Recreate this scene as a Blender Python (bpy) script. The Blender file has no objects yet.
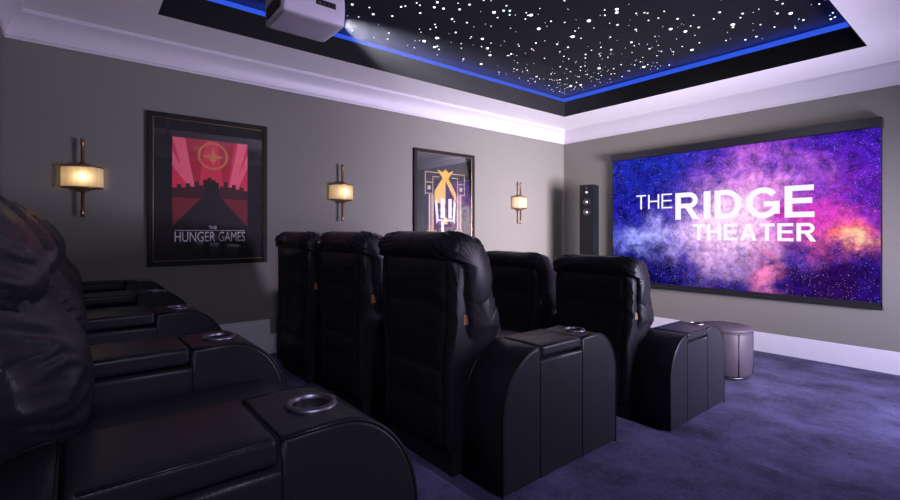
import bpy, bmesh, math, random
from mathutils import Vector, Matrix, noise
C = bpy.context.scene.collection
PI = math.pi
random.seed(7)

# ------------------------------------------------------------------ camera
EYE = 1.29
cam = bpy.data.objects.new('camera', bpy.data.cameras.new('camera'))
C.objects.link(cam)
cam.location = (0, 0, EYE)
cam.rotation_euler = (PI/2, 0, math.radians(50.97))
cam.data.sensor_width = 36
cam.data.lens = 463/900*36
cam.data.shift_y = -0.02
cam.data.clip_start = 0.02
bpy.context.scene.camera = cam

# ------------------------------------------------------------------ world, exposure, large lights
vs = bpy.context.scene.view_settings
vs.view_transform = 'Standard'; vs.look = 'None'; vs.gamma = 1.0; vs.use_curve_mapping = False
vs.exposure = 0.0
w = bpy.data.worlds.new('world'); bpy.context.scene.world = w; w.use_nodes = True
w.node_tree.nodes['Background'].inputs[0].default_value = (0.30, 0.26, 0.40, 1)
w.node_tree.nodes['Background'].inputs[1].default_value = 0.3

def area(name, loc, target, sx, sy, power, col, spread=180):
    l = bpy.data.lights.new(name, 'AREA'); l.shape = 'RECTANGLE'; l.size = sx; l.size_y = sy
    l.energy = power; l.color = col; l.spread = math.radians(spread)
    o = bpy.data.objects.new(name, l); C.objects.link(o); o.location = loc
    o.rotation_euler = (Vector(target) - Vector(loc)).to_track_quat('-Z', 'Y').to_euler()
    return o
# key lamp for the bright left wall; its unseen right-hand window is assumed
area('right_key', (0.84, 4.10, 1.35), (-4.38, 4.95, 1.45), 1.3, 1.3, 84, (1.0, 0.86, 1.0), 62)
# added low fill lamp: lifts the carpet, the seat sides and the ceiling
area('low_fill', (0.86, 4.55, 0.85), (-3.6, 5.0, 1.00), 1.6, 0.5, 112, (0.72, 0.67, 1.0), 120)
area('violet_fill', (0.84, 3.60, 1.30), (-4.0, 1.2, 2.4), 0.7, 0.9, 38, (0.80, 0.68, 1.0), 110)  # added violet fill lamp for the rear-left ceiling
# weak fill lamp added behind the camera for the dark seat backs
area('rear_fill', (0.70, 0.05, 1.95), (-2.2, 1.3, 0.9), 0.5, 0.5, 8, (0.78, 0.74, 1.0), 90)

# ------------------------------------------------------------------ helpers
def new_mesh(name, bm, mats, smooth=True, recalc=True):
    if recalc: bmesh.ops.recalc_face_normals(bm, faces=bm.faces[:])
    me = bpy.data.meshes.new(name); bm.to_mesh(me); bm.free()
    if not isinstance(mats, (list, tuple)): mats = [mats]
    for m in mats: me.materials.append(m)
    for p in me.polygons: p.use_smooth = smooth
    return me
def link(name, me, parent=None, loc=(0, 0, 0)):
    o = bpy.data.objects.new(name, me); C.objects.link(o); o.location = loc
    if parent: o.parent = parent
    return o
def tag(o, label, cat, group=None):
    o['label'] = label; o['category'] = cat
    if group: o['group'] = group
    return o
def thing(name, label, cat, loc, rz=0, group=None):
    o = bpy.data.objects.new(name, None); C.objects.link(o)
    o.location = loc; o.rotation_euler = (0, 0, rz); o.empty_display_size = 0.1
    return tag(o, label, cat, group)
def struct(name, me):
    o = link(name, me); o['kind'] = 'structure'; return o

def bx(bm, x0, x1, y0, y1, z0, z1, bev=0, seg=2):
    r = bmesh.ops.create_cube(bm, size=1)
    vs_ = r['verts']
    for v in vs_:
        v.co = ((x0+x1)/2 + v.co.x*(x1-x0), (y0+y1)/2 + v.co.y*(y1-y0), (z0+z1)/2 + v.co.z*(z1-z0))
    if bev:
        es = list({e for v in vs_ for e in v.link_edges})
        bmesh.ops.bevel(bm, geom=es, offset=bev, segments=seg, profile=0.5, affect='EDGES')
def box_me(name, m, *a, bev=0, smooth=False):
    bm = bmesh.new(); bx(bm, *a, bev=bev); return new_mesh(name, bm, m, smooth)
def tube(bm, pts, r, n=8, cap=True, closed=False):
    pts = [Vector(p) for p in pts]; N = len(pts); rings = []
    up = Vector((0.123, 0.31, 0.94)).normalized()
    rad = r if isinstance(r, (list, tuple)) else [r]*N
    for i, p in enumerate(pts):
        a = pts[(i-1) % N] if closed or i > 0 else p; b = pts[(i+1) % N] if closed or i < N-1 else p
        t = (b-a).normalized()
        u = (up - t*up.dot(t)).normalized(); up = u; v = t.cross(u)
        rings.append([bm.verts.new(p + (u*math.cos(2*PI*k/n) + v*math.sin(2*PI*k/n))*rad[i]) for k in range(n)])
    for i in range(N if closed else N-1):
        A, B = rings[i], rings[(i+1) % N]
        for k in range(n): bm.faces.new((A[k], A[(k+1) % n], B[(k+1) % n], B[k]))
    if cap and not closed: bm.faces.new(rings[0]); bm.faces.new(rings[-1])
def lathe(bm, prof, n=32, c=(0, 0, 0), axis='z', sx=1, sy=1):
    rings = []
    for r, h in prof:
        if r < 1e-6:
            rings.append([bm.verts.new((0, 0, h))])
        else:
            rings.append([bm.verts.new((r*sx*math.cos(2*PI*k/n), r*sy*math.sin(2*PI*k/n), h)) for k in range(n)])
    allv = [v for R in rings for v in R]
    for A, B in zip(rings, rings[1:]):
        for k in range(n):
            a = A[k % len(A)]; a2 = A[(k+1) % len(A)]; b = B[k % len(B)]; b2 = B[(k+1) % len(B)]
            f = []
            for q in (a, a2, b2, b):
                if q not in f: f.append(q)
            if len(f) > 2: bm.faces.new(f)
    for v in allv:
        x, y, z = v.co
        if axis == 'y': v.co = (x, z, y)
        if axis == 'x': v.co = (z, x, y)
        v.co += Vector(c)
def prism(bm, pts, y0, y1):
    """polygon in x,z extruded along y"""
    A = [bm.verts.new((x, y0, z)) for x, z in pts]; B = [bm.verts.new((x, y1, z)) for x, z in pts]
    bm.faces.new(A); bm.faces.new(B[::-1])
    for i in range(len(pts)):
        j = (i+1) % len(pts); bm.faces.new((A[i], B[i], B[j], A[j]))
def catmull(P, n, closed=True):
    out = []; N = len(P)
    for i in range(N if closed else N-1):
        p0, p1, p2, p3 = [P[(i+k-1) % N] if closed else P[min(max(i+k-1, 0), N-1)] for k in range(4)]
        for j in range(n):
            t = j/n
            out.append(tuple(0.5*((2*b) + (c-a)*t + (2*a-5*b+4*c-d)*t*t + (3*b-a-3*c+d)*t**3) for a, b, c, d in zip(p0, p1, p2, p3)))
    return out
def nz(x, y, z): return noise.noise(Vector((x, y, z)))

def loft(prof, hw, nx=40, p=5, minsc=0.05, disp=None, warp=None):
    """closed y,z profile swept along x with pillow-rounded ends; disp(s, theta, pos) is an outward displacement"""
    bm = bmesh.new()
    n = len(prof); cy = sum(a for a, b in prof)/n; cz = sum(b for a, b in prof)/n
    nrm = []
    for i in range(n):
        a = prof[i-1]; b = prof[(i+1) % n]; ty, tz = b[0]-a[0], b[1]-a[1]; L = math.hypot(ty, tz) or 1
        nrm.append((tz/L, -ty/L))
    area_ = sum(prof[i-1][0]*prof[i][1]-prof[i][0]*prof[i-1][1] for i in range(n))
    sg = 1 if area_ > 0 else -1
    rings = []
    for i in range(nx+1):
        t = -1 + 2*i/nx
        s = math.sin(t*PI/2); s = 0.45*s + 0.55*t if abs(t) < 0.999 else t
        sc = max((1-abs(s)**p)**(1/p), minsc)
        R = []
        for k, (y, z) in enumerate(prof):
            d = disp(s, k/n, (s*hw, y, z))*sc if disp else 0
            v = Vector((s*hw, cy + (y-cy)*sc + sg*nrm[k][0]*d, cz + (z-cz)*sc + sg*nrm[k][1]*d))
            if warp: v = warp(v)
            R.append(bm.verts.new(v))
        rings.append(R)
    for A, B in zip(rings, rings[1:]):
        for k in range(n): bm.faces.new((A[k], A[(k+1) % n], B[(k+1) % n], B[k]))
    for R in (rings[0], rings[-1]): bm.faces.new(R)
    return bm

def soft_box(h, r, c, puff=(0, 0, 0), nk=3, ni=8, warp=None):
    """rounded box with half sizes h, edge radius r, centre c, faces bulging by puff"""
    bm = bmesh.new(); cache = {}
    def coords(hh):
        m = hh-r
        L = [-hh + r*(1-math.cos(PI/2*i/nk)) if False else -hh + r*i/nk for i in range(nk)] + [-m + 2*m*i/ni for i in range(ni+1)] + [m + r*(i+1)/nk for i in range(nk)]
        return L
    cs = [coords(q) for q in h]
    def pt(q):
        key = tuple(round(a, 6) for a in q)
        if key in cache: return cache[key]
        inner = Vector([max(-(h[a]-r), min(h[a]-r, q[a])) for a in range(3)])
        d = Vector(q)-inner
        # spread the margin samples evenly over the rounded edge
        if d.length > 0: d = Vector([math.sin(PI/2*max(-1, min(1, a/r))/1.0) if abs(a) < r*0.999 else math.copysign(1, a) for a in d]); d = d.normalized()*r
        p = inner + d
        for a in range(3):
            b, e = (a+1) % 3, (a+2) % 3
            p[a] += math.copysign(1, p[a])*puff[a]*(abs(p[a])/h[a])*max(0, 1-(p[b]/h[b])**2)*max(0, 1-(p[e]/h[e])**2)
        p = p + Vector(c)
        if warp: p = warp(p)
        v = bm.verts.new(p); cache[key] = v
        return v
    for a in range(3):
        b, e = (a+1) % 3, (a+2) % 3
        for sgn in (-1, 1):
            for i in range(len(cs[b])-1):
                for j in range(len(cs[e])-1):
                    f = []
                    for (ii, jj) in ((i, j), (i+1, j), (i+1, j+1), (i, j+1)):
                        q = [0, 0, 0]; q[a] = sgn*h[a]; q[b] = cs[b][ii]; q[e] = cs[e][jj]
                        v = pt(q)
                        if v not in f: f.append(v)
                    if len(f) > 2:
                        try: bm.faces.new(f)
                        except ValueError: pass
    return bm

def text_me(name, body, m, x0, x1, z0, z1, y, depth=0.001, bold=0.0, flip=False):
    cu = bpy.data.curves.new(name, 'FONT'); cu.body = body; cu.extrude = 0.001; cu.offset = bold
    cu.align_x = 'LEFT'; cu.resolution_u = 4
    o = bpy.data.objects.new(name, cu); C.objects.link(o)
    dg = bpy.context.evaluated_depsgraph_get(); dg.update()
    me = bpy.data.meshes.new_from_object(o.evaluated_get(dg))
    bpy.data.objects.remove(o); bpy.data.curves.remove(cu)
    xs = [v.co.x for v in me.vertices]; ys = [v.co.y for v in me.vertices]; zs = [v.co.z for v in me.vertices]
    ax, bx_ = min(xs), max(xs); ay, by = min(ys), max(ys)
    for v in me.vertices:
        u = (v.co.x-ax)/(bx_-ax); t = (v.co.y-ay)/(by-ay); k = 1 if v.co.z > 0 else 0
        v.co = (x0 + u*(x1-x0), y - k*depth, z0 + t*(z1-z0))
    me.materials.clear(); me.materials.append(m); me.name = name
    return me

# ------------------------------------------------------------------ materials
class NT:
    def __init__(s, m): s.m = m; m.use_nodes = True; s.t = m.node_tree; s.n = s.t.nodes; s.l = s.t.links
    def new(s, ty, **kw):
        n = s.n.new(ty)
        for k, v in kw.items(): setattr(n, k, v)
        return n
    def inp(s, n, i, v):
        if isinstance(v, bpy.types.NodeSocket): s.l.new(v, n.inputs[i])
        else: n.inputs[i].default_value = v
    def math(s, op, a, b=0.0, c=0.0, clamp=False):
        n = s.new('ShaderNodeMath', operation=op, use_clamp=clamp)
        s.inp(n, 0, a); s.inp(n, 1, b); s.inp(n, 2, c); return n.outputs[0]
    def mix(s, f, a, b, blend='MIX'):
        n = s.new('ShaderNodeMix', data_type='RGBA', blend_type=blend)
        s.inp(n, 0, f); s.inp(n, 6, a); s.inp(n, 7, b); return n.outputs[2]
    def noise(s, vec, scale, detail=4, rough=0.55, dist=0.0):
        n = s.new('ShaderNodeTexNoise'); s.l.new(vec, n.inputs['Vector'])
        n.inputs['Scale'].default_value = scale; n.inputs['Detail'].default_value = detail
        n.inputs['Roughness'].default_value = rough; n.inputs['Distortion'].default_value = dist
        return n
    def obj(s): return s.new('ShaderNodeTexCoord').outputs['Object']
    def mapv(s, vec, scale=(1, 1, 1), loc=(0, 0, 0)):
        n = s.new('ShaderNodeMapping'); s.l.new(vec, n.inputs[0]); n.inputs['Scale'].default_value = scale; n.inputs['Location'].default_value = loc
        return n.outputs[0]
    def bsdf(s): return s.n['Principled BSDF']
    def bump(s, h, strength, dist=0.01):
        n = s.new('ShaderNodeBump'); s.l.new(h, n.inputs['Height']); n.inputs['Strength'].default_value = strength; n.inputs['Distance'].default_value = dist
        s.l.new(n.outputs[0], s.bsdf().inputs['Normal']); return n
    def ramp(s, f, stops):
        n = s.new('ShaderNodeValToRGB'); s.l.new(f, n.inputs[0])
        e = n.color_ramp.elements
        while len(e) < len(stops): e.new(0.5)
        for q, (p, c) in zip(e, stops): q.position = p; q.color = c
        return n.outputs[0]
def col(c): return (*c, 1) if len(c) == 3 else c
def pmat(name, c, rough=0.5, metal=0.0, spec=0.5, emit=None, es=1.0, var=0.06, vscale=9, bump=0.0, bscale=60):
    m = bpy.data.materials.new(name); t = NT(m); b = t.bsdf()
    b.inputs['Roughness'].default_value = rough; b.inputs['Metallic'].default_value = metal
    b.inputs['Specular IOR Level'].default_value = spec
    o = t.obj(); nn = t.noise(o, vscale, 3)
    lo = tuple(max(0, k*(1-var)) for k in c); hi = tuple(k*(1+var) for k in c)
    t.l.new(t.mix(nn.outputs[0], col(lo), col(hi)), b.inputs['Base Color'])
    if bump:
        n2 = t.noise(o, bscale, 3); t.bump(n2.outputs[0], bump, 0.004)
    if emit:
        b.inputs['Emission Color'].default_value = col(emit); b.inputs['Emission Strength'].default_value = es
    return m
def leather(name, c, rough=0.36):
    m = bpy.data.materials.new(name); t = NT(m); b = t.bsdf(); o = t.obj()
    v = t.new('ShaderNodeTexVoronoi'); t.l.new(o, v.inputs['Vector']); v.inputs['Scale'].default_value = 260
    n = t.noise(o, 22, 5, 0.6); n3 = t.noise(o, 5, 3)
    h = t.math('ADD', t.math('MULTIPLY', v.outputs[0], 0.25), n.outputs[0])
    t.bump(h, 0.10, 0.012)
    t.l.new(t.mix(n3.outputs[0], col([k*0.8 for k in c]), col([k*1.2 for k in c])), b.inputs['Base Color'])
    t.l.new(t.math('MULTIPLY_ADD', n.outputs[0], 0.12, rough-0.06), b.inputs['Roughness'])
    b.inputs['Specular IOR Level'].default_value = 0.17
    return m
def emit_mat(name, c, s):
    m = bpy.data.materials.new(name); t = NT(m)
    t.n.remove(t.bsdf()); e = t.new('ShaderNodeEmission'); e.inputs[0].default_value = col(c); e.inputs[1].default_value = s
    t.l.new(e.outputs[0], t.n['Material Output'].inputs[0]); return m

M_wall = pmat('wall_paint', (0.172, 0.167, 0.143), 0.8, var=0.03, bump=0.05, bscale=220)
M_white = pmat('white_paint', (0.88, 0.87, 0.86), 0.6, var=0.015)
M_trim = pmat('trim_paint', (0.60, 0.58, 0.62), 0.4, var=0.02)
M_blackgloss = pmat('black_lacquer', (0.008, 0.008, 0.009), 0.4, spec=0.25)
M_fascia = pmat('black_fascia_paint', (0.007, 0.007, 0.007), 0.6, spec=0.25)
M_leather = leather('black_leather', (0.0130, 0.0130, 0.0170))
M_leather_back = leather('black_leather_panel', (0.0125, 0.0125, 0.016), 0.42)
M_piping = leather('black_piping', (0.008, 0.008, 0.010), 0.38)
M_chrome = pmat('brushed_chrome', (0.20, 0.185, 0.23), 0.42, 1.0)
M_cup = pmat('dark_metal_cup', (0.05, 0.05, 0.055), 0.3, 0.9)
M_plastic = pmat('black_plastic', (0.012, 0.012, 0.014), 0.35)
M_tag = pmat('tan_leather_tag', (0.22, 0.09, 0.03), 0.55)
M_bronze = pmat('aged_bronze', (0.36, 0.22, 0.11), 0.35, 0.9)
M_gold = pmat('gold_fillet', (0.32, 0.20, 0.08), 0.35, 0.8)
M_ottoman = leather('plum_grey_leather', (0.042, 0.034, 0.048), 0.5)

# carpet: short cut pile brushed in patches
M_carpet = bpy.data.materials.new('charcoal_carpet'); t = NT(M_carpet); o = t.obj()
n1 = t.noise(t.mapv(o, (1.0, 1.15, 1)), 2.6, 5, 0.6, 0.25); n2 = t.noise(o, 130, 3, 0.8); n0 = t.noise(o, 30, 4, 0.7)
f = t.math('ADD', t.math('MULTIPLY', n1.outputs[0], 0.52), t.math('ADD', t.math('MULTIPLY', n2.outputs[0], 0.36), t.math('MULTIPLY', n0.outputs[0], 0.20)))
t.l.new(t.ramp(f, [(0.42, (0.018, 0.0165, 0.034, 1)), (0.66, (0.118, 0.106, 0.235, 1))]), t.bsdf().inputs['Base Color'])
t.bsdf().inputs['Roughness'].default_value = 0.95; t.bsdf().inputs['Specular IOR Level'].default_value = 0.1
t.bsdf().inputs['Sheen Weight'].default_value = 0.02
t.bump(f, 0.9, 0.012)

# fabric-free night sky picture on the projection screen (a lit screen)
SW, SH = 2.715, 1.61
M_screen = bpy.data.materials.new('projected_nebula'); t = NT(M_screen); t.n.remove(t.bsdf())
o = t.obj()
sep = t.new('ShaderNodeSeparateXYZ'); t.l.new(o, sep.inputs[0])
wn = t.noise(o, 2.6, 8, 0.62); wsub = t.new('ShaderNodeVectorMath', operation='SUBTRACT'); t.l.new(wn.outputs['Color'], wsub.inputs[0]); wsub.inputs[1].default_value = (0.5, 0.5, 0.5)
wsep = t.new('ShaderNodeSeparateXYZ'); t.l.new(wsub.outputs[0], wsep.inputs[0])
U = t.math('ADD', t.math('MULTIPLY_ADD', sep.outputs[0], 1/SW, 0.5), t.math('MULTIPLY', wsep.outputs[0], 0.26))
V = t.math('ADD', t.math('MULTIPLY_ADD', sep.outputs[2], 1/SH, 0.5), t.math('MULTIPLY', wsep.outputs[1], 0.50))
fb = t.noise(o, 3.4, 9, 0.68, 0.8).outputs[0]
fb2 = t.noise(t.mapv(o, (1, 1, 1), (4, 2, 7)), 6.0, 8, 0.7, 1.2).outputs[0]
def blob(u0, v0, ru, rv, pw=1.0):
    a = t.math('DIVIDE', t.math('SUBTRACT', U, u0), ru); b = t.math('DIVIDE', t.math('SUBTRACT', V, v0), rv)
    d2 = t.math('ADD', t.math('MULTIPLY', a, a), t.math('MULTIPLY', b, b))
    g = t.math('POWER', 2.718, t.math('MULTIPLY', d2, -1.0))
    return g
def fac(g, k, amp=1.0):
    # the noise breaks the blob up into filaments
    q = t.math('MULTIPLY', g, t.math('MULTIPLY_ADD', t.math('SUBTRACT', fb, 0.5), 2*k, 1.0))
    return t.math('MULTIPLY', q, amp, clamp=True)
fine = t.noise(o, 13, 10, 0.78, 0.3).outputs[0]
c_ = t.ramp(fb2, [(0.30, (0.012, 0.010, 0.13, 1)), (0.66, (0.045, 0.035, 0.56, 1))])
c_ = t.mix(fac(blob(0.30, 0.90, 0.34, 0.24), 2, 0.8), c_, (0.02, 0.05, 0.45, 1))
c_ = t.mix(fac(blob(0.84, 0.76, 0.24, 0.30), 1.8, 1.1), c_, (0.13, 0.025, 0.48, 1))
c_ = t.mix(fac(blob(0.61, 0.64, 0.19, 0.32), 2.6, 1.15), c_, (0.50, 0.13, 0.70, 1))
dk = t.math('MULTIPLY', t.math('SUBTRACT', 0.50, fb2), 5.5, clamp=True)
c_ = t.mix(t.math('MULTIPLY', dk, 0.70), c_, (0.014, 0.006, 0.09, 1))
c_ = t.mix(fac(blob(0.19, 0.33, 0.15, 0.10), 2.6, 1.25), c_, (0.36, 0.42, 0.95, 1))
c_ = t.mix(fac(blob(0.38, 0.34, 0.17, 0.12), 2.4, 1.2), c_, (0.62, 0.46, 0.92, 1))
c_ = t.mix(fac(blob(0.56, 0.46, 0.15, 0.23), 2.0, 1.7), c_, (0.90, 0.64, 0.88, 1))
c_ = t.mix(fac(blob(0.66, 0.72, 0.12, 0.12), 2.2, 0.9), c_, (0.80, 0.36, 0.78, 1))
c_ = t.mix(fac(blob(0.50, 0.20, 0.13, 0.13), 2.2, 1.0), c_, (0.76, 0.48, 0.84, 1))
c_ = t.mix(fac(blob(0.84, 0.46, 0.14, 0.15), 2.6, 1.2), c_, (0.60, 0.07, 0.55, 1))
c_ = t.mix(fac(blob(0.91, 0.38, 0.10, 0.10), 3.0, 1.0), c_, (0.90, 0.22, 0.25, 1))
c_ = t.mix(fac(blob(0.93, 0.36, 0.05, 0.045), 2.6, 1.0), c_, (1.0, 0.66, 0.45, 1))
c_ = t.mix(fac(blob(0.82, 0.08, 0.26, 0.18), 1.4, 1.1), c_, (0.045, 0.010, 0.13, 1))
c_ = t.mix(fac(blob(0.15, 0.06, 0.26, 0.18), 1.4, 1.1), c_, (0.010, 0.008, 0.10, 1))
c_ = t.mix(fac(blob(0.66, 0.10, 0.05, 0.16), 3.0, 1.0), c_, (0.75, 0.25, 0.50, 1))
fk = t.math('MULTIPLY_ADD', t.math('SUBTRACT', fine, 0.5), 2.9, 1.05)
fkc = t.new('ShaderNodeCombineXYZ')
for q in range(3): t.l.new(fk, fkc.inputs[q])
c_ = t.mix(1.0, c_, fkc.outputs[0], 'MULTIPLY')
for vsc, rad, am in ((26, 0.085, 0.44), (60, 0.13, 0.42)):
    vo = t.new('ShaderNodeTexVoronoi'); t.l.new(o, vo.inputs['Vector']); vo.inputs['Scale'].default_value = vsc
    st = t.math('MULTIPLY', t.math('LESS_THAN', vo.outputs['Distance'], rad), t.math('GREATER_THAN', t.noise(o, 9, 2).outputs[0], am))
    c_ = t.mix(t.math('MULTIPLY', st, 0.75), c_, (0.75, 0.72, 1.0, 1))
gm = t.new('ShaderNodeGamma'); t.l.new(c_, gm.inputs[0]); gm.inputs[1].default_value = 1.28
em = t.new('ShaderNodeEmission'); t.l.new(gm.outputs[0], em.inputs[0]); em.inputs[1].default_value = 1.12
t.l.new(em.outputs[0], t.n['Material Output'].inputs[0])
M_title = emit_mat('projected_white', (0.97, 0.95, 1.0), 1.0)

# clear glass over the pictures: reflects by Fresnel, otherwise see-through
M_glass = bpy.data.materials.new('picture_glass'); t = NT(M_glass); t.n.remove(t.bsdf())
tr = t.new('ShaderNodeBsdfTransparent'); gl = t.new('ShaderNodeBsdfGlossy'); gl.inputs['Roughness'].default_value = 0.02
fr = t.new('ShaderNodeFresnel'); fr.inputs[0].default_value = 1.5
mx = t.new('ShaderNodeMixShader'); t.l.new(fr.outputs[0], mx.inputs[0]); t.l.new(tr.outputs[0], mx.inputs[1]); t.l.new(gl.outputs[0], mx.inputs[2])
t.l.new(mx.outputs[0], t.n['Material Output'].inputs[0])

# pleated, translucent sconce shade
M_shade = bpy.data.materials.new('pleated_shade_fabric'); t = NT(M_shade); t.n.remove(t.bsdf())
o = t.obj(); wv = t.new('ShaderNodeTexNoise'); t.l.new(t.mapv(o, (90, 90, 0.01)), wv.inputs['Vector']); wv.inputs['Scale'].default_value = 1.0
cr = t.mix(wv.outputs[0], (0.50, 0.40, 0.28, 1), (0.95, 0.86, 0.68, 1))
tl = t.new('ShaderNodeBsdfTranslucent'); df = t.new('ShaderNodeBsdfDiffuse'); t.l.new(cr, tl.inputs[0]); t.l.new(cr, df.inputs[0])
mx = t.new('ShaderNodeMixShader'); mx.inputs[0].default_value = 0.35; t.l.new(tl.outputs[0], mx.inputs[1]); t.l.new(df.outputs[0], mx.inputs[2])
t.l.new(mx.outputs[0], t.n['Material Output'].inputs[0])
M_bulb = emit_mat('lamp_bulb', (1.0, 0.78, 0.45), 6)
M_led = emit_mat('blue_led', (0.030, 0.10, 1.0), 55.0)
M_star = emit_mat('star_glow', (0.86, 0.98, 0.95), 3.0)
M_star_b = emit_mat('star_glow_pink', (1.0, 0.82, 0.95), 2.2)
M_starpanel = pmat('star_panel_felt', (0.022, 0.022, 0.028), 0.9, spec=0.1, var=0.2)

# ------------------------------------------------------------------ room shell
XL, XR, YB, YF = -4.38, 0.92, -0.383, 5.78
ZC = 2.81
P1, P2 = 0.17, 0.31
Y2, Y1 = 1.15, 2.58        # platform edges
TX0, TX1, TY0, TY1 = -3.79, -0.795, 0.455, 5.02   # ceiling tray opening
# floor: one carpeted surface that steps down twice towards the screen
bm = bmesh.new()
prof = [(YB, P2), (Y2-0.02, P2), (Y2-0.006, P2-0.006), (Y2, P2-0.02), (Y2, P1), (Y1-0.02, P1), (Y1-0.006, P1-0.006), (Y1, P1-0.02), (Y1, 0), (YF, 0), (YF, -0.15), (YB, -0.15)]
A = [bm.verts.new((XL, y, z)) for y, z in prof]; B = [bm.verts.new((XR, y, z)) for y, z in prof]
bm.faces.new(A); bm.faces.new(B[::-1])
for i in range(len(prof)):
    j = (i+1) % len(prof); bm.faces.new((A[i], B[i], B[j], A[j]))
struct('floor', new_mesh('floor', bm, M_carpet, False))
struct('wall_left', box_me('wall_left', M_wall, XL-0.1, XL, YB-0.1, YF+0.1, -0.15, 3.2))
struct('wall_front', box_me('wall_front', M_wall, XL, XR, YF, YF+0.1, -0.15, 3.2))
struct('wall_back', box_me('wall_back', M_wall, XL, XR, YB-0.1, YB, -0.15, 3.2))
# right wall (out of frame): its window opening is assumed, put in for the area lamps
bm = bmesh.new()
for a in ((YB-0.1, 3.20, -0.15, 3.2), (3.20, 5.20, -0.15, 0.65), (3.20, 5.20, 2.45, 3.2), (5.20, YF+0.1, -0.15, 3.2)):
    bx(bm, XR, XR+0.1, a[0], a[1], a[2], a[3])
struct('wall_right', new_mesh('wall_right', bm, M_wall, False))
bm = bmesh.new()
for a in ((3.16, 3.22, 0.60, 2.50), (5.18, 5.24, 0.60, 2.50), (3.22, 5.18, 0.60, 0.68), (3.22, 5.18, 2.42, 2.50)):
    bx(bm, XR-0.02, XR+0.08, *a, bev=0.004)
struct('assumed_window', new_mesh('assumed_window', bm, M_trim, False))  # frame of the assumed, unseen window
# ceiling with the tray opening, and the black fascia that lines it
bm = bmesh.new()
for a in ((XL, TX0, YB, YF), (TX1, XR, YB, YF), (TX0, TX1, YB, TY0), (TX0, TX1, TY1, YF)):
    bx(bm, *a, ZC, ZC+0.03)
struct('ceiling', new_mesh('ceiling', bm, M_white, False))
def ring(bm, x0, x1, y0, y1, tdepth, z0, z1):
    bx(bm, x0-tdepth, x0, y0-tdepth, y1+tdepth, z0, z1); bx(bm, x1, x1+tdepth, y0-tdepth, y1+tdepth, z0, z1)
    bx(bm, x0, x1, y0-tdepth, y0, z0, z1); bx(bm, x0, x1, y1, y1+tdepth, z0, z1)
bm = bmesh.new(); ring(bm, TX0+0.002, TX1-0.002, TY0+0.002, TY1-0.002, 0.006, ZC-0.001, 3.003); ring(bm, TX0-0.003, TX1+0.003, TY0-0.003, TY1+0.003, 0.095, 2.986, 2.992); struct('trim_1', new_mesh('trim_1', bm, M_fascia, False))

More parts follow.
